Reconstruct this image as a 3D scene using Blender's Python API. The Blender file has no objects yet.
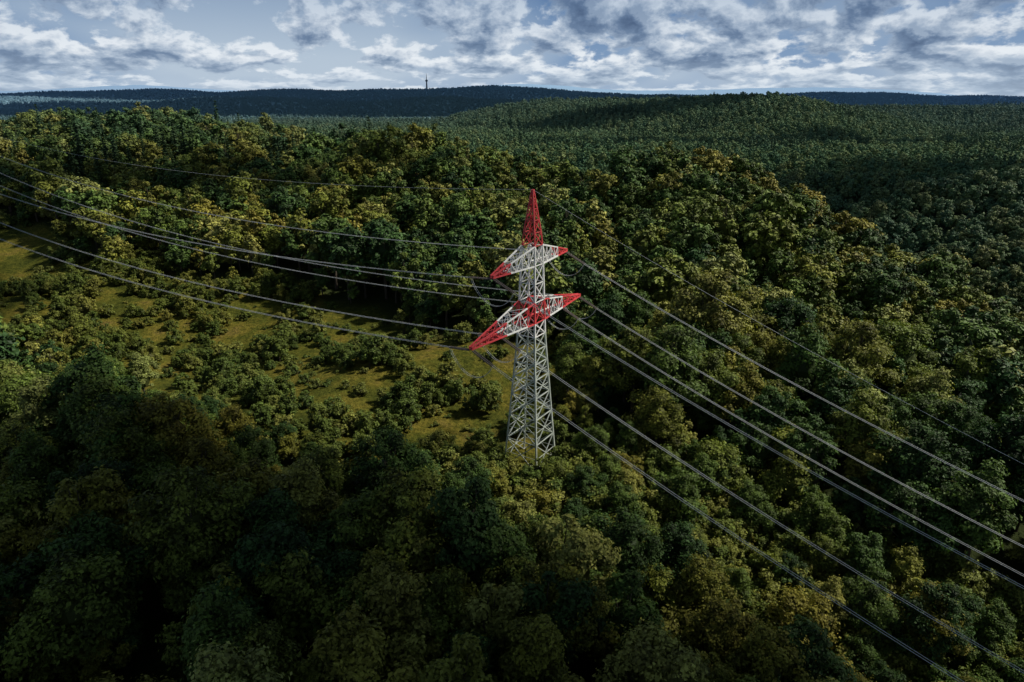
import bpy, math, random
import numpy as np
from mathutils import Vector
random.seed(7); rng=np.random.default_rng(11)
S=bpy.context.scene
COL=S.collection
ZC=70.4
BASE=np.array([3.7,124.0])
ARM=np.array([0.54,0.842]); LINE_L=np.array([-0.842,0.54]); LINE_R=np.array([0.78,-0.625])
SUN=Vector((0.66,0.12,0.70)).normalized()

# ------------------------------------------------------------ terrain
CT=np.array([(3.7,124,0),(-339,480,52),(-207,480,42),(-150,440,30),(-110,430,25),(-62,400,33),(-11,360,28),(20,300,20),(58,300,31),
(98,288,29),(122,262,4),(152,240,-6),(173,215,-16),(230,180,-32),(-192,250,10),(-96,198,3),(-52,154,1),(-54,221,7),(-150,150,0),
(-100,60,-4),(-60,60,-3),(0,50,-7),(40,50,-14),(62,77,-17),(113,36,-34),(170,0,-44),(60,130,-6),(100,180,-2),(50,220,9),
(110,110,-14),(180,130,-32),(-250,400,36),(-200,580,25),(-60,520,-10),(60,400,-42),(150,370,-74),(250,300,-80),(300,200,-70),
(-400,500,56),(-400,300,30),(-250,200,8),(-300,50,5),(-150,-50,-5),(0,-60,-18),(120,-100,-45),(300,0,-60),(-350,-150,10),(350,-200,-60),(10,240,12),(-120,300,15)],float)
def U(d2): 
    d2=np.maximum(d2,1e-6); return d2*np.log(d2)
cx=CT[:,0]/100; cy=CT[:,1]/100
n=len(CT)
K=U((cx[:,None]-cx)**2+(cy[:,None]-cy)**2)+np.eye(n)*0.02
Pm=np.c_[np.ones(n),cx,cy]
A=np.block([[K,Pm],[Pm.T,np.zeros((3,3))]])
W=np.linalg.solve(A,np.r_[CT[:,2],0,0,0])
def tps(x,y):
    x=np.asarray(x,float)/100; y=np.asarray(y,float)/100
    r=W[n]+W[n+1]*x+W[n+2]*y
    for i in range(n): r=r+W[i]*U((x-cx[i])**2+(y-cy[i])**2)
    return r
def sm(a,b,t):
    t=np.clip((t-a)/(b-a),0,1); return t*t*(3-2*t)
def wav(x,y,L,ph=0.0):
    a=np.sin(x/L*6.28+ph+1.7*np.sin(y/L*4.1+ph*2))+np.sin(y/L*5.3+ph*1.3+1.3*np.sin(x/L*3.7-ph))
    b=np.sin((x*0.7+y*0.6)/L*9.1+ph*3+1.1*np.sin((x-y)/L*5))
    return (a+0.6*b)/2.6
def far(x,y):
    f=sm(-520,60,x-0.02*y)
    rid=1-np.abs(np.sin((x*0.62+y*0.55)/290+0.8*np.sin(y/330)+0.2))  # spurs running down to the valley
    h=-100+sm(640,1650,y)*(58+82*f)+(rid-0.4)*112*sm(700,960,y)*(1-0.85*sm(1250,1650,y))+wav(x,y,700,1.0)*7*sm(600,1100,y)
    h=np.where(y>1750,h-(h+40)*sm(1750,2350,y),h)
    h15=(66+wav(x,y*0.3,900,4.0)*22-40*sm(400,1100,x))*np.exp(-((y-2900+0.2*x)/330)**2)
    fr=100+wav(x,y*0.2,1900,0.5)*36+wav(x,y*0.2,600,3.1)*9 - 30*sm(1400,2700,x)
    h2=fr*np.exp(-((y-4100-0.12*x)/600)**2)
    fr3=166+wav(x,y*0.1,3300,2.5)*60-40*sm(2200,3800,x)
    h3=fr3*np.exp(-((y-7000)/800)**2)
    return np.maximum(np.maximum(np.maximum(h,h15),h2),h3)
def H(x,y):
    x=np.asarray(x,float); y=np.asarray(y,float)
    d=np.sqrt((x*0.95)**2+(y-200)**2)
    w=1-sm(330,560,d)
    fz=far(x,y)
    nz=tps(np.clip(x,-650,650),np.clip(y,-450,850))
    r=np.hypot(x-BASE[0],y-BASE[1])
    nz=np.clip(nz,-100,75)+(wav(x,y,60,0.3)*1.8+wav(x,y,150,2.3)*4)*sm(10,60,r)
    return nz*w+fz*(1-w)
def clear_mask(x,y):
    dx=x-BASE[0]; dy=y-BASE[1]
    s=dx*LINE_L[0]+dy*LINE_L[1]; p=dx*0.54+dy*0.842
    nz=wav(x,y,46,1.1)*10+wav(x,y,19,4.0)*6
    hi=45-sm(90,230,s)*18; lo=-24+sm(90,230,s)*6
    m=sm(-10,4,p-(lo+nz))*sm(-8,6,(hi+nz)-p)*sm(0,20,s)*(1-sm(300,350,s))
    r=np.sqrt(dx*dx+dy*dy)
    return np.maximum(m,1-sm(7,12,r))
def meadow_d(x,y): return np.hypot((x+214),(y-256)*0.8)

# polar sheet
th=np.concatenate([np.arange(-52,52,0.5),np.arange(52,308,4)])*math.pi/180
rad=np.concatenate([[0.0],5*1.031**np.arange(0,252)])
rad=rad[rad<11500]
R,T=np.meshgrid(rad,th,indexing='ij')
X=R*np.sin(T); Y=R*np.cos(T)
Z=H(X.ravel(),Y.ravel()).reshape(X.shape)
Z=Z+ (R>5000)*rng.random(X.shape)*5
nr,nt=X.shape
V=np.c_[X.ravel(),Y.ravel(),Z.ravel()]
i=np.arange(nr-1)[:,None]*nt; j=np.arange(nt)[None,:]; j2=(j+1)%nt
F=np.stack([i+j,i+nt+j,i+nt+j2,i+j2],-1).reshape(-1,4)[:, ::-1]
def mesh_np(name,V,F,mats=[],mi=None,smooth=False):
    me=bpy.data.meshes.new(name)
    k=F.shape[1]
    me.vertices.add(len(V)); me.vertices.foreach_set('co',V.astype(np.float32).ravel())
    me.loops.add(F.size); me.loops.foreach_set('vertex_index',F.astype(np.int32).ravel())
    me.polygons.add(len(F)); me.polygons.foreach_set('loop_start',np.arange(0,F.size,k,dtype=np.int32))
    for m in mats: me.materials.append(m)
    if mi is not None: me.polygons.foreach_set('material_index',mi.astype(np.int32))
    me.polygons.foreach_set('use_smooth',np.full(len(F),smooth))
    me.update(calc_edges=True); me.validate()
    return me
def add_obj(name,me,parent=None,col=COL):
    o=bpy.data.objects.new(name,me); col.objects.link(o)
    if parent: o.parent=parent
    return o

# ------------------------------------------------------------ materials
class NT:
    def __init__(s,mat):
        mat.use_nodes=True; s.t=mat.node_tree; s.t.nodes.clear()
    def n(s,typ,**kw):
        nd=s.t.nodes.new(typ)
        for k,v in kw.items():
            if k.startswith('i_'): 
                key=k[2:]; key=int(key) if key.isdigit() else key.replace('_',' ')
                nd.inputs[key].default_value=v
            else: setattr(nd,k,v)
        return nd
    def l(s,a,b): s.t.links.new(a,b)
    def ramp(s,fac,stops,interp='LINEAR'):
        r=s.n('ShaderNodeValToRGB'); cr=r.color_ramp; cr.interpolation=interp
        while len(cr.elements)<len(stops): cr.elements.new(0.5)
        for e,(p,c) in zip(cr.elements,stops): e.position=p; e.color=(*c,1) if len(c)==3 else c
        s.l(fac,r.inputs[0]); return r.outputs[0]
    def math(s,op,a,b=None,c=None,clamp=False):
        m=s.n('ShaderNodeMath',operation=op,use_clamp=clamp)
        for k,v in enumerate((a,b,c)):
            if v is None: continue
            if isinstance(v,(int,float)): m.inputs[k].default_value=v
            else: s.l(v,m.inputs[k])
        return m.outputs[0]
    def mix(s,f,a,b,bt='MIX'):
        m=s.n('ShaderNodeMix',data_type='RGBA',blend_type=bt)
        for k,v in ((0,f),(6,a),(7,b)):
            if isinstance(v,(int,float)): m.inputs[k].default_value=v
            elif isinstance(v,tuple): m.inputs[k].default_value=(*v,1)
            else: s.l(v,m.inputs[k])
        return m.outputs[2]
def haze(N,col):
    """aerial haze painted into the base colour, by distance from the world origin"""
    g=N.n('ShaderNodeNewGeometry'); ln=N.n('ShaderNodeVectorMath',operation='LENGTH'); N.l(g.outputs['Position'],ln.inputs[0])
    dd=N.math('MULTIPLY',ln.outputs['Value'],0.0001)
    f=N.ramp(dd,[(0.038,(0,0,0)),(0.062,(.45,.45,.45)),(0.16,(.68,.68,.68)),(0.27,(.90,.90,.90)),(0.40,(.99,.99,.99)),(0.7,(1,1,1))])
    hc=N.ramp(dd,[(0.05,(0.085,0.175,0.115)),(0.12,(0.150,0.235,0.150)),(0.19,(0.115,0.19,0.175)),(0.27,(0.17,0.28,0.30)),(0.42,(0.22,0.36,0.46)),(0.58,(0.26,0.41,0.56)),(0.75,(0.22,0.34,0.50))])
    return N.mix(f,col,hc)  # haze is put into the surface colour, there is no volume
def leaf_mat(name,stops,transl=0.3,warm=0.45,lo=0.26,hi=2.0,spec=0.2):
    m=bpy.data.materials.new(name); N=NT(m)
    oi=N.n('ShaderNodeObjectInfo'); g=N.n('ShaderNodeNewGeometry')
    c=N.ramp(oi.outputs['Random'],stops)
    nz=N.n('ShaderNodeTexNoise',i_Scale=0.011,i_Detail=1.0); N.l(g.outputs['Position'],nz.inputs['Vector'])
    w=N.ramp(nz.outputs[0],[(0.42,(0,0,0)),(0.60,(1,1,1))])
    wf=N.math('MULTIPLY',w,warm)
    c=N.mix(wf,c,(1.38,1.05,0.65),'MULTIPLY')
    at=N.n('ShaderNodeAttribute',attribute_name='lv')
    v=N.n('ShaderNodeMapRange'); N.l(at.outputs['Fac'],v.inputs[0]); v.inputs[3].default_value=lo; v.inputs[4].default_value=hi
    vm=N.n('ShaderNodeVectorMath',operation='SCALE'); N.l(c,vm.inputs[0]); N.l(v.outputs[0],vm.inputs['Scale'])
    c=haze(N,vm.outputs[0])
    d=N.n('ShaderNodeBsdfPrincipled',i_Roughness=0.6); d.inputs['Specular IOR Level'].default_value=spec
    N.l(c,d.inputs['Base Color']); out=d.outputs[0]
    if transl>0:
        t=N.n('ShaderNodeBsdfTranslucent')
        tc=N.mix(1.0,c,(1.4,1.4,0.5),'MULTIPLY'); N.l(tc,t.inputs[0])
        mx=N.n('ShaderNodeMixShader',i_0=transl); N.l(d.outputs[0],mx.inputs[1]); N.l(t.outputs[0],mx.inputs[2]); out=mx.outputs[0]
    o=N.n('ShaderNodeOutputMaterial'); N.l(out,o.inputs[0]); return m
G=[(0.0,(0.022,0.054,0.015)),(0.22,(0.044,0.088,0.019)),(0.46,(0.074,0.118,0.022)),(0.70,(0.116,0.144,0.024)),(0.88,(0.160,0.158,0.028)),(1.0,(0.20,0.235,0.07))]
M_leaf=leaf_mat('broadleaf_foliage',G,0.15)
M_leaf_mid=leaf_mat('hillside_broadleaf_foliage',G,0.0)
M_leaf_far=leaf_mat('distant_broadleaf_foliage',G,0.0,0.3,0.6,1.5,0.03)
M_spr=leaf_mat('spruce_needles',[(0,(0.022,0.046,0.020)),(1,(0.045,0.075,0.026))],0.0,0.2,spec=0.1)
M_bush=leaf_mat('shrub_foliage',[(0,(0.055,0.09,0.017)),(0.6,(0.09,0.12,0.022)),(1,(0.15,0.16,0.035))],0.15,0.4)
def simple(name,c,rough=0.7,metal=0.0,nscale=3.0,var=0.25):
    m=bpy.data.materials.new(name); N=NT(m)
    g=N.n('ShaderNodeNewGeometry'); nz=N.n('ShaderNodeTexNoise',i_Scale=nscale,i_Detail=4.0); N.l(g.outputs['Position'],nz.inputs['Vector'])
    cc=N.ramp(nz.outputs[0],[(0.3,tuple(x*(1-var) for x in c)),(0.7,tuple(min(1,x*(1+var)) for x in c))])
    d=N.n('ShaderNodeBsdfPrincipled',i_Roughness=rough,i_Metallic=metal); N.l(cc,d.inputs['Base Color'])
    o=N.n('ShaderNodeOutputMaterial'); N.l(d.outputs[0],o.inputs[0]); return m
M_bark=simple('bark',(0.07,0.055,0.04),0.9)
M_red=simple('red_paint',(0.62,0.06,0.065),0.5,0,0.6,0.15)
M_white=simple('white_paint',(0.74,0.74,0.72),0.5,0,0.8,0.1)
M_galv=simple('pale_weathered_paint',(0.40,0.44,0.39),0.6,0,0.7,0.2)
M_ins=simple('insulator_glaze',(0.12,0.10,0.09),0.3)
M_wire=simple('aluminium_conductor',(0.50,0.52,0.53),0.6,0.0,0.2,0.1)
M_conc=simple('concrete',(0.32,0.31,0.29),0.9)
# ground
Mg=bpy.data.materials.new('meadow_and_forest_floor'); N=NT(Mg)
g=N.n('ShaderNodeNewGeometry'); at=N.n('ShaderNodeAttribute',attribute_name='clear')
n1=N.n('ShaderNodeTexNoise',i_Scale=0.07,i_Detail=6.0,i_Roughness=0.65); N.l(g.outputs['Position'],n1.inputs['Vector'])
n2=N.n('ShaderNodeTexNoise',i_Scale=0.9,i_Detail=5.0,i_Roughness=0.7); N.l(g.outputs['Position'],n2.inputs['Vector'])
c1=N.ramp(n1.outputs[0],[(0.32,(0.038,0.050,0.010)),(0.46,(0.085,0.094,0.016)),(0.58,(0.15,0.132,0.024)),(0.70,(0.15,0.115,0.038))])
c2=N.ramp(n2.outputs[0],[(0.3,(0.30,0.36,0.32)),(0.7,(1.4,1.3,1.2))])
c=N.mix(1.0,c1,c2,'MULTIPLY')
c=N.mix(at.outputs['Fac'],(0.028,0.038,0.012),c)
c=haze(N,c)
bp=N.n('ShaderNodeBump',i_Strength=1.0,i_Distance=0.8); N.l(n2.outputs[0],bp.inputs['Height'])
d=N.n('ShaderNodeBsdfPrincipled',i_Roughness=0.95); d.inputs['Specular IOR Level'].default_value=0.05
N.l(c,d.inputs['Base Color']); N.l(bp.outputs[0],d.inputs['Normal'])
o=N.n('ShaderNodeOutputMaterial'); N.l(d.outputs[0],o.inputs[0])
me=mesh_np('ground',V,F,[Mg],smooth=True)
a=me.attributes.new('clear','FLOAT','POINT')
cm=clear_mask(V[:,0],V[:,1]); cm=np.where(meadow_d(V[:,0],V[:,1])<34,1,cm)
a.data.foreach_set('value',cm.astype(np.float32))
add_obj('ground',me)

# ------------------------------------------------------------ tree prototypes
def tube(pts,rads,seg=6):
    Vs=[];Fs=[]
    for k,(p,r) in enumerate(zip(pts,rads)):
        p=np.array(p); q=np.array(pts[min(k+1,len(pts)-1)])-np.array(pts[max(k-1,0)])
        q=q/np.linalg.norm(q); a=np.cross(q,[0.3,1,0.2]); a/=np.linalg.norm(a); b=np.cross(q,a)
        for s in range(seg):
            t=2*math.pi*s/seg; Vs.append(p+r*(math.cos(t)*a+math.sin(t)*b))
    for k in range(len(pts)-1):
        for s in range(seg):
            Fs.append([k*seg+s,k*seg+(s+1)%seg,(k+1)*seg+(s+1)%seg,(k+1)*seg+s])
    return np.array(Vs),np.array(Fs)
def blob(p,r,sx=1.0,sz=0.85,seg=6,rings=4):
    Vs=[];Fs=[]
    for k in range(rings+1):
        ph=math.pi*(k+0.02)/(rings+0.04)
        for s in range(seg):
            t=2*math.pi*(s+0.5*(k%2))/seg
            Vs.append([p[0]+r*sx*math.sin(ph)*math.cos(t),p[1]+r*sx*math.sin(ph)*math.sin(t),p[2]+r*sz*math.cos(ph)])
    for k in range(rings):
        for s in range(seg): Fs.append([k*seg+s,(k+1)*seg+s,(k+1)*seg+(s+1)%seg,k*seg+(s+1)%seg])
    return np.array(Vs),np.array(Fs)
def kites(C,Nm,size,r):
    n=len(C); Nm=Nm/np.linalg.norm(Nm,axis=1,keepdims=True)
    a=np.cross(Nm,r.normal(size=(n,3))); a/=np.linalg.norm(a,axis=1,keepdims=True); b=np.cross(Nm,a)
    sz=(size*r.uniform(0.5,1.5,n))[:,None]; w=r.uniform(0.45,0.85,n)[:,None]
    P0=C-a*sz*0.5; P1=C+b*sz*w*0.5+a*sz*0.08+Nm*sz*0.12; P2=C+a*sz*0.55; P3=C-b*sz*w*0.5+a*sz*0.08+Nm*sz*0.12
    Vv=np.stack([P0,P1,P2,P3],1).reshape(-1,3); return Vv,np.arange(4*n).reshape(n,4)
def assemble(name,woods,cores,LV,LF,lv,leafm,clv=0.12):
    Vs=[];Fs=[];mi=[];off=0;at=[]
    for v,f in woods: Vs.append(v);Fs.append(f+off);mi.append(np.zeros(len(f)));off+=len(v);at.append(np.full(len(v),0.5))
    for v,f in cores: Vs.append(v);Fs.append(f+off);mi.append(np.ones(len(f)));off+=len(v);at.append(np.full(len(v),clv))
    Vs.append(LV);Fs.append(LF+off);mi.append(np.ones(len(LF)));at.append(np.repeat(lv,4))
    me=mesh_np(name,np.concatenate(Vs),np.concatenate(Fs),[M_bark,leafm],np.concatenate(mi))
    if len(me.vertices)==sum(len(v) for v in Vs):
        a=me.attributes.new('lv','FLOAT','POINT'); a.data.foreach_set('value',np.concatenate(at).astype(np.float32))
    return me
def broadleaf(name,seed,Ht,Rc,nl,nleaf,size,low=0.3,mat=None,wood=True,core=0.6,clv=0.15):
    r=np.random.default_rng(seed)
    zc=Ht*(0.5+low*0.35); rz=Ht-zc
    lobes=[];woods=[];cores=[]
    lean=r.normal(size=2)*0.5
    ga=2.39996; ph1,ph2=r.uniform(0,6.28,2)
    for k in range(nl):
        u=1-1.55*(k+0.5)/nl; t=ga*k+r.normal()*0.35; rr=math.sqrt(max(0,1-u*u))
        sc=r.uniform(0.45,0.95)*(1+0.24*math.sin(2*t+ph1)+0.16*math.sin(3*t+ph2+u*2))
        p=np.array([lean[0]+Rc*rr*math.cos(t)*sc,lean[1]+Rc*rr*math.sin(t)*sc,zc+rz*u*r.uniform(0.5,1.05)])
        lobes.append((p,Rc*r.uniform(0.14,0.36)))
    if wood:
        woods.append(tube([(0,0,-1),(0.1,0,Ht*0.2),(lean[0]*.5,lean[1]*.5,Ht*0.5),(lean[0],lean[1],Ht*0.85)],[Ht*.022,Ht*.017,Ht*.011,Ht*.003],7))
        for p,lr in lobes[::2]:
            z0=min(Ht*r.uniform(0.25,0.55),p[2]-0.3); m=np.array([p[0]*.5,p[1]*.5,(z0+p[2])/2-0.1*abs(p[0])])
            woods.append(tube([(0.05,0,z0),m,p],[Ht*.009,Ht*.006,Ht*.002],5))
    Cs=[];Ns=[];lv=[]
    ws=np.array([l[1]**2 for l in lobes]); cnt=(ws/ws.sum()*nleaf).astype(int)
    ctr=np.array([lean[0],lean[1],zc-rz*0.2])
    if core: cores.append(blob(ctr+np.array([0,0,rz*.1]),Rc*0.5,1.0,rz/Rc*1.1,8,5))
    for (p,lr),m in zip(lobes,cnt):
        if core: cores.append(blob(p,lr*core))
        out=p-ctr; out/=np.linalg.norm(out)
        d=r.normal(size=(m,3)); d/=np.linalg.norm(d,axis=1,keepdims=True)
        d=d+out*0.5+np.array([0,0,0.25]); d/=np.linalg.norm(d,axis=1,keepdims=True)
        bump=1+0.2*np.sin(d[:,0]*7+seed)*np.sin(d[:,1]*8+p[0])+0.15*np.sin(d[:,2]*9+p[1])
        rad=lr*(r.uniform(0.5,1.1,m)**0.6)*bump
        stray=r.random(m)<0.12; rad=np.where(stray,rad*1.3,rad)
        c=p+d*rad[:,None]*np.array([1.08,1.08,0.85])
        Cs.append(c);Ns.append(d*1.0+r.normal(size=(m,3))*0.30+np.array([0,0,0.45]))
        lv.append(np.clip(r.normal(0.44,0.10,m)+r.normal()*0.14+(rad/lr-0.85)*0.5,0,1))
    C=np.concatenate(Cs);Nn=np.concatenate(Ns);lv=np.concatenate(lv)
    LV,LF=kites(C,Nn,size,r)
    return assemble(name,woods,cores,LV,LF,lv,mat or M_leaf,clv)
def spruce(name,seed,Ht,Rc,nwh,nper,size):
    r=np.random.default_rng(seed);C=[];Nn=[]
    woods=[tube([(0,0,-1),(0,0,Ht*.5),(0,0,Ht)],[Ht*.016,Ht*.009,0.02],6)]
    cores=[tube([(0,0,Ht*.1),(0,0,Ht*.93)],[Rc*.5,.05],7)]
    for k in range(nwh):
        f=k/(nwh-1); z=Ht*(0.14+0.85*f); L=Rc*(1-f)**0.8*r.uniform(0.85,1.1)+0.15
        nb=int(6+7*(1-f))
        for b in range(nb):
            t=6.283*b/nb+k*1.1+r.normal()*0.15; Lb=L*r.uniform(0.75,1.12)
            m=max(2,int(nper*Lb/Rc))
            u=r.uniform(0.1,1,m)
            x=u*Lb; side=r.normal(size=m)*0.22*(1.1-u)*Lb
            zz=z-0.30*x-0.05*x*x+0.45*u**3+r.normal(size=m)*0.1
            C.append(np.c_[x*math.cos(t)-side*math.sin(t),x*math.sin(t)+side*math.cos(t),zz])
            Nn.append(np.c_[np.full(m,0.3*math.cos(t)),np.full(m,0.3*math.sin(t)),np.ones(m)]+r.normal(size=(m,3))*0.3)
    C=np.concatenate(C);Nn=np.concatenate(Nn);LV,LF=kites(C,Nn,size,r)
    return assemble(name,woods,cores,LV,LF,np.clip(r.normal(0.5,0.2,len(C)),0,1),M_spr)
def mkcol(name,meshes):
    c=bpy.data.collections.new(name)
    for k,m in enumerate(meshes):
        o=bpy.data.objects.new(f'{name}_{k:02d}',m); c.objects.link(o)
    return c
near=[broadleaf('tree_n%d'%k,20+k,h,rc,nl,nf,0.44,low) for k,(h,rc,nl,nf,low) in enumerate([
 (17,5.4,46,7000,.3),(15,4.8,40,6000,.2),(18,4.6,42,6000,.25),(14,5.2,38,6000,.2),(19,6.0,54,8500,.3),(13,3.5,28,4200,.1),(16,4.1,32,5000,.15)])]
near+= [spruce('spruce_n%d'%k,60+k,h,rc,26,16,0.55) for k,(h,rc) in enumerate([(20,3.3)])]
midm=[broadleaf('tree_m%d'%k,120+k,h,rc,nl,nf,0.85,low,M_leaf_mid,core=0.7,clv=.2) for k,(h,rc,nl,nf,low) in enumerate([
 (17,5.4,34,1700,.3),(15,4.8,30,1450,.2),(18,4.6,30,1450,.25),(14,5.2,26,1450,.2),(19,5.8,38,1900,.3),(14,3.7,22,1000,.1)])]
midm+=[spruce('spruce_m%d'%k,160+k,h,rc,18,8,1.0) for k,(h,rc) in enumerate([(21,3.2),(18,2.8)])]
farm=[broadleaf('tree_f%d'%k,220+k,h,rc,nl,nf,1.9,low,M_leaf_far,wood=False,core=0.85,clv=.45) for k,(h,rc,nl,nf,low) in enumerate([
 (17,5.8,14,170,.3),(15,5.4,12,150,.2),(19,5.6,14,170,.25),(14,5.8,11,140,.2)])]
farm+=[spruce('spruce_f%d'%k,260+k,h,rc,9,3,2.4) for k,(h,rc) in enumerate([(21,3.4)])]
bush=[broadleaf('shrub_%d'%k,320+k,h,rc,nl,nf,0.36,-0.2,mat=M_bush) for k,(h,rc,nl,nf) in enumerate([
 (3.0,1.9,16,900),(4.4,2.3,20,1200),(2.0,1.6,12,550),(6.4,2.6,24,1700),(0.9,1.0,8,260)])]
C_near=mkcol('near_tree_kinds',near);C_mid=mkcol('hill_tree_kinds',midm);C_far=mkcol('distant_tree_kinds',farm);C_bush=mkcol('shrub_kinds',bush)

def scatter_obj(name,P,rot,scl,idx,coll):
    me=bpy.data.meshes.new(name); me.vertices.add(len(P)); me.vertices.foreach_set('co',P.astype(np.float32).ravel())
    for an,arr,ty in (('rz',rot,'FLOAT'),('sc',scl,'FLOAT'),('ix',idx,'INT')):
        a=me.attributes.new(an,ty,'POINT'); a.data.foreach_set('value',arr.astype(np.int32 if ty=='INT' else np.float32))
    o=add_obj(name,me)
    ng=bpy.data.node_groups.new(name+'_gn','GeometryNodeTree')
    ng.interface.new_socket('Geometry',in_out='INPUT',socket_type='NodeSocketGeometry')
    ng.interface.new_socket('Geometry',in_out='OUTPUT',socket_type='NodeSocketGeometry')
    gi=ng.nodes.new('NodeGroupInput');go=ng.nodes.new('NodeGroupOutput')
    ci=ng.nodes.new('GeometryNodeCollectionInfo'); ci.inputs['Collection'].default_value=coll
    ci.inputs['Separate Children'].default_value=True; ci.inputs['Reset Children'].default_value=True
    ip=ng.nodes.new('GeometryNodeInstanceOnPoints'); ip.inputs['Pick Instance'].default_value=True
    def at(nm,ty):
        q=ng.nodes.new('GeometryNodeInputNamedAttribute'); q.data_type=ty; q.inputs['Name'].default_value=nm; return q.outputs['Attribute']
    cb=ng.nodes.new('ShaderNodeCombineXYZ'); ng.links.new(at('rz','FLOAT'),cb.inputs[2])
    L=ng.links.new
    L(gi.outputs[0],ip.inputs['Points']);L(ci.outputs[0],ip.inputs['Instance']);L(at('ix','INT'),ip.inputs['Instance Index'])
    L(cb.outputs[0],ip.inputs['Rotation']);L(at('sc','FLOAT'),ip.inputs['Scale']);L(ip.outputs[0],go.inputs[0])
    mo=o.modifiers.new('scatter','NODES'); mo.node_group=ng
    return o
def jgrid(x0,x1,y0,y1,sp):
    gx,gy=np.meshgrid(np.arange(x0,x1,sp),np.arange(y0,y1,sp*0.87)); gx=gx+ (np.arange(gx.shape[0])%2)[:,None]*sp/2
    x=gx.ravel();y=gy.ravel(); return x+rng.uniform(-.42,.42,x.size)*sp,y+rng.uniform(-.42,.42,x.size)*sp
def inview(x,y,m=0.98,pad=30): return (np.abs(x)<m*y+pad)
# ---- near + hill trees
x,y=jgrid(-620,420,12,640,6.8)
k=inview(x,y)&(np.hypot(x,y)<700); x=x[k];y=y[k]
cm=clear_mask(x,y)
k=(cm<0.35)&(meadow_d(x,y)>34)&(rng.random(x.size)>0.10); x=x[k];y=y[k]
z=H(x,y); d=np.hypot(x,y)
sc=np.clip(rng.normal(0.94,0.22,x.size),0.5,1.5)*(1+0.14*wav(x,y,70,2.0))
dx=x-BASE[0];dy=y-BASE[1]; sr=dx*LINE_R[0]+dy*LINE_R[1]; pr=dx*0.625+dy*0.78
rc_=(sr>0)&(np.abs(pr)<26)
sc*=np.where(rc_,0.75,1)
fr=(np.abs(x-2)<16)&(y>90)&(y<124); sc=np.where(fr,np.minimum(sc,0.60),sc)
sc=np.where(np.hypot(dx,dy)<24,np.minimum(sc,0.56),sc)
sc=np.where(np.hypot(x+178,y-215)<34,np.minimum(sc,0.42),sc)
sl_=dx*LINE_L[0]+dy*LINE_L[1]; pl_=dx*0.54+dy*0.842
sc=np.where((sl_>20)&(sl_<180)&(pl_<-5)&(pl_>-42),np.minimum(sc,0.70),sc)
edge=clear_mask(x,y)>0.02; sc*=np.where(edge,0.7,1)
isS=rng.random(x.size)<np.where((x<-40)&(y>330)&(wav(x,y,150,5)>0.0),0.55,0.0)
k=(d<185)
P=np.c_[x,y,z-0.3]; rot=rng.uniform(0,6.28,x.size)
ixn=np.where(isS,7,rng.integers(0,7,x.size))
ixm=np.where(isS,rng.integers(6,8,x.size),rng.integers(0,6,x.size))
ind=np.zeros(x.size,bool); cand=np.nonzero(k&(d<95))[0]; ind[rng.choice(cand,36,replace=False)]=True
scatter_obj('forest_canopy',P[k&~ind],rot[k&~ind],sc[k&~ind],ixn[k&~ind],C_near)
scatter_obj('hillside_forest',P[~k],rot[~k],sc[~k],ixm[~k],C_mid)
for q in np.nonzero(ind)[0]:
    o=add_obj('deciduous_tree',near[ixn[q]]); o.location=P[q]; o.rotation_euler=(0,0,rot[q]); o.scale=(sc[q],)*3
# ---- shrubs in corridor
x,y=jgrid(-400,40,90,420,2.9)
cm=clear_mask(x,y); pat=wav(x,y,38,0.7)+0.6*wav(x,y,13,2.7)
sl_=(x-BASE[0])*LINE_L[0]+(y-BASE[1])*LINE_L[1]
pat=pat+0.34*sm(110,200,sl_)
dens=0.22+0.60*(pat>0.22)
r0=np.hypot(x-BASE[0],y-BASE[1])
k=(cm>0.22)&(rng.random(x.size)<dens*0.8)&(r0>6)&inview(x,y)&(meadow_d(x,y)>34); x=x[k];y=y[k]
big=pat[k]>0.22
ix=np.where(big,rng.choice([0,1,1,3,2],x.size),rng.choice([4,4,2,0,4,2],x.size))
scs=rng.uniform(0.6,1.35,x.size)
# understorey along the cut swath and round the tower feet
x2,y2=jgrid(-20,130,20,124,3.3)
dx=x2-BASE[0];dy=y2-BASE[1]; sr=dx*LINE_R[0]+dy*LINE_R[1]; pr=dx*0.625+dy*0.78; r2=np.hypot(dx,dy)
k=(((sr>0)&(np.abs(pr)<30))|((np.abs(x2-2)<20)&(y2>88)))&(r2>5.8)
x2=x2[k];y2=y2[k];r2=r2[k]
ix2=np.where(r2<13,rng.choice([1,1,0],x2.size),rng.choice([1,3,3],x2.size))
X3=np.r_[x,x2];Y3=np.r_[y,y2]
scatter_obj('shrub_thicket',np.c_[X3,Y3,H(X3,Y3)-0.1],rng.uniform(0,6.28,X3.size),np.r_[scs,rng.uniform(0.8,1.3,x2.size)],np.r_[ix,ix2],C_bush)
# ---- distant
x,y=jgrid(-1900,1900,330,2150,9.6)
dn=np.hypot(x,y)
k=(dn>690)&(np.abs(x)<0.86*y)&((x>-0.35*y)|(rng.random(x.size)<0.25)); x=x[k];y=y[k]
isS=(wav(x,y,260,1.5)>0.55)&(rng.random(x.size)<0.7)
scatter_obj('distant_forest',np.c_[x,y,H(x,y)-2],rng.uniform(0,6.28,x.size),rng.uniform(0.7,1.2,x.size)*(1+0.1*wav(x,y,110,3)),np.where(isS,4,rng.integers(0,4,x.size)),C_far)
x,y=jgrid(-4200,4200,2500,4900,20.0)
k=(np.abs(x)<0.84*y); x=x[k];y=y[k]
scatter_obj('horizon_forest',np.c_[x,y,H(x,y)-10],rng.uniform(0,6.28,x.size),rng.uniform(1.05,1.3,x.size),rng.integers(0,4,x.size),C_far)

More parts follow.
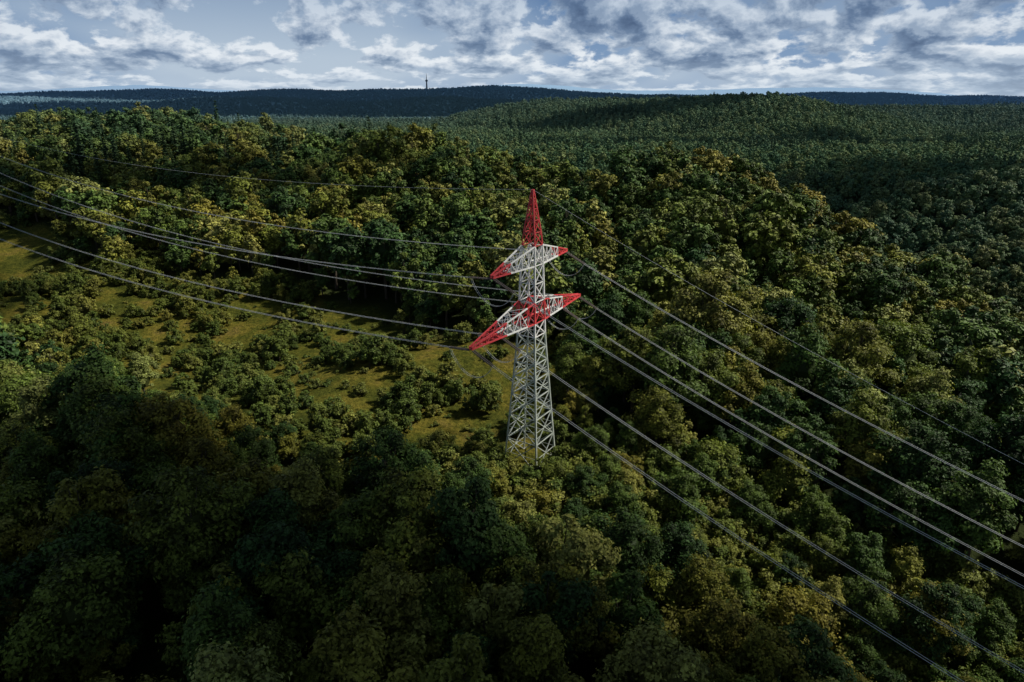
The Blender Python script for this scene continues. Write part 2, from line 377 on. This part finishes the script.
# ------------------------------------------------------------ pylon
TO=bpy.data.objects.new('transmission_tower',None); COL.objects.link(TO)
TZ=0.0
def W3(u,v,z): # u along arm, v along line (perp)
    return np.array([BASE[0]+ARM[0]*u-0.842*v, BASE[1]+ARM[1]*u+0.54*v, z+TZ])
bars={'red':[], 'white':[], 'galv':[]}
def bar(a,b,t,c): bars[c].append((np.array(a),np.array(b),t))
wz=[0,27,46,55];ww=[7.6,3.9,2.7,0.3]
def wd(z): return float(np.interp(z,wz,ww))/2
lv=[0,6.0,11.2,15.6,19.3,22.4,25.1,27.8,30.5,34.5,38.0,41.4,45,47.4,49.6,51.6,53.4,55]
def colz(z):
    if z<26.5: return 'galv'
    if z<30: return 'white'
    if z<34: return 'red'
    if z<44.9: return 'white'
    return 'red'
cn=[(-1,-1),(1,-1),(1,1),(-1,1)]
for a_,b_ in zip(lv[:-1],lv[1:]):
    c=colz((a_+b_)/2); wa,wb=wd(a_),wd(b_); t=0.15 if a_<45 else 0.12
    for k in range(4):
        p,q=cn[k],cn[(k+1)%4]
        A0=W3(p[0]*wa,p[1]*wa,a_);B0=W3(q[0]*wa,q[1]*wa,a_);A1=W3(p[0]*wb,p[1]*wb,b_);B1=W3(q[0]*wb,q[1]*wb,b_)
        bar(A0,A1,0.30 if a_<45 else 0.2,c); bar(A0,B1,t,c); bar(B0,A1,t,c); 
        if a_>0: bar(A0,B0,t,c)
        if a_<22:
            m=(A0+B0+A1+B1)/4; ml=(A0+A1)/2; mr=(B0+B1)/2; bar(ml,m,0.09,c);bar(mr,m,0.09,c)
            bar((A0*3+A1)/4,A0*.72+B1*.28,0.08,c);bar((B0*3+B1)/4,B0*.72+A1*.28,0.08,c)
def arm(L,zb,zt,nseg,redfrom,inner):
    for sgn in (-1,1):
        wb,wt=wd(zb),wd(zt)
        tip=[W3(sgn*L,-0.25,zb+0.15),W3(sgn*L,0.25,zb+0.15)]
        bot=[W3(sgn*wb,-wb,zb),W3(sgn*wb,wb,zb)]; top=[W3(sgn*wt,-wt,zt),W3(sgn*wt,wt,zt)]
        tipt=[t+np.array([0,0,0.35]) for t in tip]
        f=[(k/nseg)**0.93 for k in range(nseg+1)]
        pb=[[b*(1-s)+t*s for s in f] for b,t in zip(bot,tip)]
        pt=[[b*(1-s)+t*s for s in f] for b,t in zip(top,tipt)]
        for k in range(nseg):
            s=(f[k]+f[k+1])/2
            c='red' if s>redfrom else ('white' if s>inner else 'red')
            for q in (0,1):
                bar(pb[q][k],pb[q][k+1],0.24,c);bar(pt[q][k],pt[q][k+1],0.22,c)
                if k%2: bar(pb[q][k],pt[q][k+1],0.13,c)
                else: bar(pt[q][k],pb[q][k+1],0.13,c)
                bar(pb[q][k+1],pt[q][k+1],0.12,c)
            bar(pb[0][k],pb[1][k+1],0.13,c);bar(pb[1][k],pb[0][k+1],0.13,c);bar(pb[0][k+1],pb[1][k+1],0.13,c)
            bar(pt[0][k],pt[1][k+1],0.11,c);bar(pt[0][k+1],pt[1][k+1],0.11,c)
arm(19.7,30.5,34.5,9,0.5,0.10); arm(13.2,41.4,45.0,7,0.55,0.0)
def barmesh(name,lst,mat):
    Vs=[];Fs=[];off=0
    for a,b,t in lst:
        q=b-a; ln=np.linalg.norm(q)
        if ln<1e-4: continue
        q/=ln; u=np.cross(q,[0.12,0.31,0.95]); u/=np.linalg.norm(u); v=np.cross(q,u)
        for p in (a,b):
            for su,sv in ((-1,-1),(1,-1),(1,1),(-1,1)): Vs.append(p+(u*su+v*sv)*t/2)
        for k in range(4): Fs.append([off+k,off+(k+1)%4,off+4+(k+1)%4,off+4+k])
        Fs.append([off+3,off+2,off+1,off]);Fs.append([off+4,off+5,off+6,off+7]); off+=8
    return add_obj(name,mesh_np(name,np.array(Vs),np.array(Fs),[mat]),TO)
barmesh('lattice_red',bars['red'],M_red);barmesh('lattice_white',bars['white'],M_white);barmesh('lattice_weathered',bars['galv'],M_galv)
barmesh('footings',[(W3(a*3.8,b*3.8,-3),W3(a*3.8,b*3.8,0.35),1.1) for a,b in cn],M_conc)

# wires
cu=bpy.data.curves.new('conductors','CURVE'); cu.dimensions='3D'; cu.bevel_depth=0.036; cu.bevel_resolution=1; cu.materials.append(M_wire)
def spline(pts,rad=1.0):
    s=cu.splines.new('POLY'); s.points.add(len(pts)-1)
    for k,p in enumerate(pts): s.points[k].co=(*p,1); s.points[k].radius=rad
insV=[]
def ins_string(a,b):
    a=np.array(a);b=np.array(b);n_=17;pts=[];rd=[]
    for k in range(n_*2): pts.append(a+(b-a)*k/(n_*2-1)); rd.append(0.17 if k%2 else 0.07)
    insV.append(tube(pts,rd,7))
up=np.array([0,0,1.0])
att=[(19.4,30.4,-.31,0),(11.0,30.4,-.31,0),(-11.0,30.4,-.31,0),(-19.4,30.4,-.31,0),(12.9,41.3,-.32,0),(-12.9,41.3,-.30,0)]
for u,zz,slR,_ in att:
    ends=[]
    p0=W3(u,0,zz)
    for D,sl,kk,smax in ((LINE_L,-.0735,.00045,330),(LINE_R,slR-.06,.0008,235)):
        perp=np.array([-D[1],D[0],0]); D3=np.array([D[0],D[1],0])
        def pt(s): return p0+D3*s+up*(sl*s+kk*s*s)
        for o_ in (-.22,.22): ins_string(p0+D3*0.3+perp*o_,pt(4.6)+perp*o_)
        insV.append(tube([pt(4.6)-perp*.4,pt(4.6)+perp*.4],[.08,.08],5))
        ss=np.linspace(4.6,smax,70)
        for o_ in (-.22,.22): spline([pt(s)+perp*o_ for s in ss])
        for s in np.arange(30,smax,38): insV.append(tube([pt(s)-perp*.26,pt(s)+perp*.26],[.04,.04],5))
        ends.append((pt(4.6),perp))
    (a,pa),(b,pb_)=ends
    for o_ in (-.2,.2):
        spline([a*(1-t)+b*t-up*3.6*(4*t*(1-t))**0.8+ (-pa)*o_ for t in np.linspace(0,1,18)],0.9)
p0=W3(0,0,55)
for D,sl,kk,smax in ((LINE_L,-.066,.0004,330),(LINE_R,-.36-.05,.00065,235)):
    spline([p0+np.array([D[0],D[1],0])*s+up*(sl*s+kk*s*s) for s in np.linspace(0,smax,70)],0.75)
pl=add_obj('power_line',cu)
Vs=[];Fs=[];off=0
for v,f in insV: Vs.append(v);Fs.append(f+off);off+=len(v)
add_obj('insulators',mesh_np('insulators',np.concatenate(Vs),np.concatenate(Fs),[M_ins]),TO)

# far radio mast
RM=bpy.data.objects.new('radio_tower',None);COL.objects.link(RM)
mx,my=-474.0,4050.0; mz=float(H(mx,my))
pts=[(mx,my,mz),(mx,my,mz+45),(mx,my,mz+46),(mx,my,mz+54),(mx,my,mz+55),(mx,my,mz+88)]
v,f=tube(pts,[5,3.2,7,7,2.2,0.8],10); add_obj('mast',mesh_np('mast',v,f,[simple('mast_concrete',(0.10,0.12,0.15),.8)]),RM)

# added cloud-shaped meshes, out of frame, placed to shade parts of the scene
Mc=simple('shade_caster_white',(0.70,0.72,0.76),1.0,0,0.01,0.05)
import bmesh
def add_shade_caster(gx,gy,alt,rx,ry,seed,nl=16,flat=0.7):
    r=random.Random(seed); bm=bmesh.new()
    c=Vector((gx,gy,0))+SUN*(alt/SUN.z)
    for k in range(nl):
        a=r.uniform(0,6.28); q=math.sqrt(r.random())*0.8
        R_=r.uniform(0.28,0.45)
        vs=bmesh.ops.create_icosphere(bm,subdivisions=3,radius=1)['verts']
        for v in vs:
            d=v.co.copy(); f=1+0.12*math.sin(d.x*6+k)*math.sin(d.y*7)+0.08*math.sin(d.z*11+k)
            v.co=Vector((q*math.cos(a)*rx+d.x*f*R_*rx, q*math.sin(a)*ry+d.y*f*R_*ry, max(d.z*f,-0.35)*R_*min(rx,ry)*flat))
    me=bpy.data.meshes.new('shade_caster');bm.to_mesh(me);bm.free();me.materials.append(Mc)
    for p in me.polygons:p.use_smooth=True
    o=add_obj('shade_caster',me); o.location=c
add_shade_caster(-120,44,520,120,62,1)
add_shade_caster(90,18,540,150,60,2)
add_shade_caster(-150,-115,260,430,165,11,46,0.5)
add_shade_caster(-300,165,330,130,110,3,24,0.5)
add_shade_caster(-200,320,600,130,32,4)
add_shade_caster(-420,700,700,200,60,6)
add_shade_caster(330,620,650,260,70,8)
add_shade_caster(225,150,560,60,90,9)
add_shade_caster(420,1010,700,420,55,12,22)
add_shade_caster(250,1420,760,420,75,13,22)
add_shade_caster(-300,4050,1150,4200,620,21,60,0.25)
add_shade_caster(-200,2850,950,2600,330,22,50,0.25)

# ------------------------------------------------------------ light + sky
sl=bpy.data.lights.new('sun','SUN'); sl.energy=5.0; sl.angle=math.radians(2.5); sl.color=(1,0.94,0.82)
so=bpy.data.objects.new('sun',sl);COL.objects.link(so); so.rotation_euler=SUN.to_track_quat('Z','Y').to_euler()
w=bpy.data.worlds.new('World'); S.world=w; w.use_nodes=True; N=NT(w)
sky=N.n('ShaderNodeTexSky',sky_type='NISHITA'); sky.sun_disc=False; sky.sun_elevation=math.asin(SUN.z); sky.sun_rotation=math.atan2(SUN.x,SUN.y)
sk=N.n('ShaderNodeVectorMath',operation='SCALE'); N.l(sky.outputs[0],sk.inputs[0]); sk.inputs['Scale'].default_value=0.07
tc=N.n('ShaderNodeTexCoord'); sp=N.n('ShaderNodeSeparateXYZ'); N.l(tc.outputs['Generated'],sp.inputs[0])
az=N.math('ARCTAN2',sp.outputs[0],sp.outputs[1])
zc_=N.math('MAXIMUM',sp.outputs[2],0.0)
el=N.math('LOGARITHM',N.math('ADD',zc_,0.045),2.718)
def cl(dz,scale,detail=8.0,rough=0.58,off=0.0,daz=0.0):
    cb=N.n('ShaderNodeCombineXYZ'); N.l(N.math('ADD',az,daz),cb.inputs[0]); N.l(N.math('MULTIPLY_ADD',el,0.22,dz),cb.inputs[1]); cb.inputs[2].default_value=off
    nz=N.n('ShaderNodeTexNoise',i_Scale=scale,i_Detail=detail,i_Roughness=rough,i_Distortion=0.12); N.l(cb.outputs[0],nz.inputs['Vector']); return nz.outputs[0]
a0=cl(0,12.5); a1=cl(0.017,12.5,6.0,daz=0.010); big=cl(0,3.1,3.0,0.5,4.0)
den=N.math('ADD',N.math('MULTIPLY',a0,0.80),N.math('MULTIPLY',big,0.32))
cov=N.ramp(den,[(0.485,(0,0,0)),(0.535,(1,1,1))])
lit=N.math('MULTIPLY_ADD',N.math('SUBTRACT',a0,a1),6.5,0.5,clamp=True)
thick=N.ramp(den,[(0.51,(1,1,1)),(0.68,(0,0,0))])
br=N.math('ADD',N.math('MULTIPLY',lit,0.5),N.math('MULTIPLY',thick,0.5))
ccol=N.ramp(br,[(0.06,(0.10,0.155,0.26)),(0.32,(0.18,0.26,0.39)),(0.55,(0.40,0.49,0.61)),(0.82,(0.80,0.85,0.90))])
gap=N.mix(N.ramp(big,[(0.38,(0,0,0)),(0.55,(1,1,1))]),(0.48,0.59,0.73),(0.19,0.32,0.54))
gap=N.mix(0.15,gap,sk.outputs[0])
col=N.mix(cov,gap,ccol)
hz=N.ramp(sp.outputs[2],[(0.0,(1,1,1)),(0.05,(0,0,0))])
col=N.mix(N.math('MULTIPLY',hz,0.55),col,(0.50,0.61,0.73))
dk=N.ramp(sp.outputs[2],[(0.05,(1,1,1)),(0.12,(0.62,0.69,0.78)),(0.25,(0.34,0.38,0.46))])
col=N.mix(1.0,col,dk,'MULTIPLY')
bg=N.n('ShaderNodeBackground'); N.l(col,bg.inputs[0]); bg.inputs[1].default_value=1.0
o=N.n('ShaderNodeOutputWorld'); N.l(bg.outputs[0],o.inputs[0])

cam=bpy.data.cameras.new('camera'); cam.lens=24; cam.sensor_width=36; cam.clip_end=30000; cam.clip_start=0.5
co=bpy.data.objects.new('camera',cam);COL.objects.link(co); co.location=(0,0,ZC); co.rotation_euler=(math.radians(90-19.6),0,0); S.camera=co
S.view_settings.view_transform='Standard'; S.view_settings.look='None'; S.view_settings.exposure=0
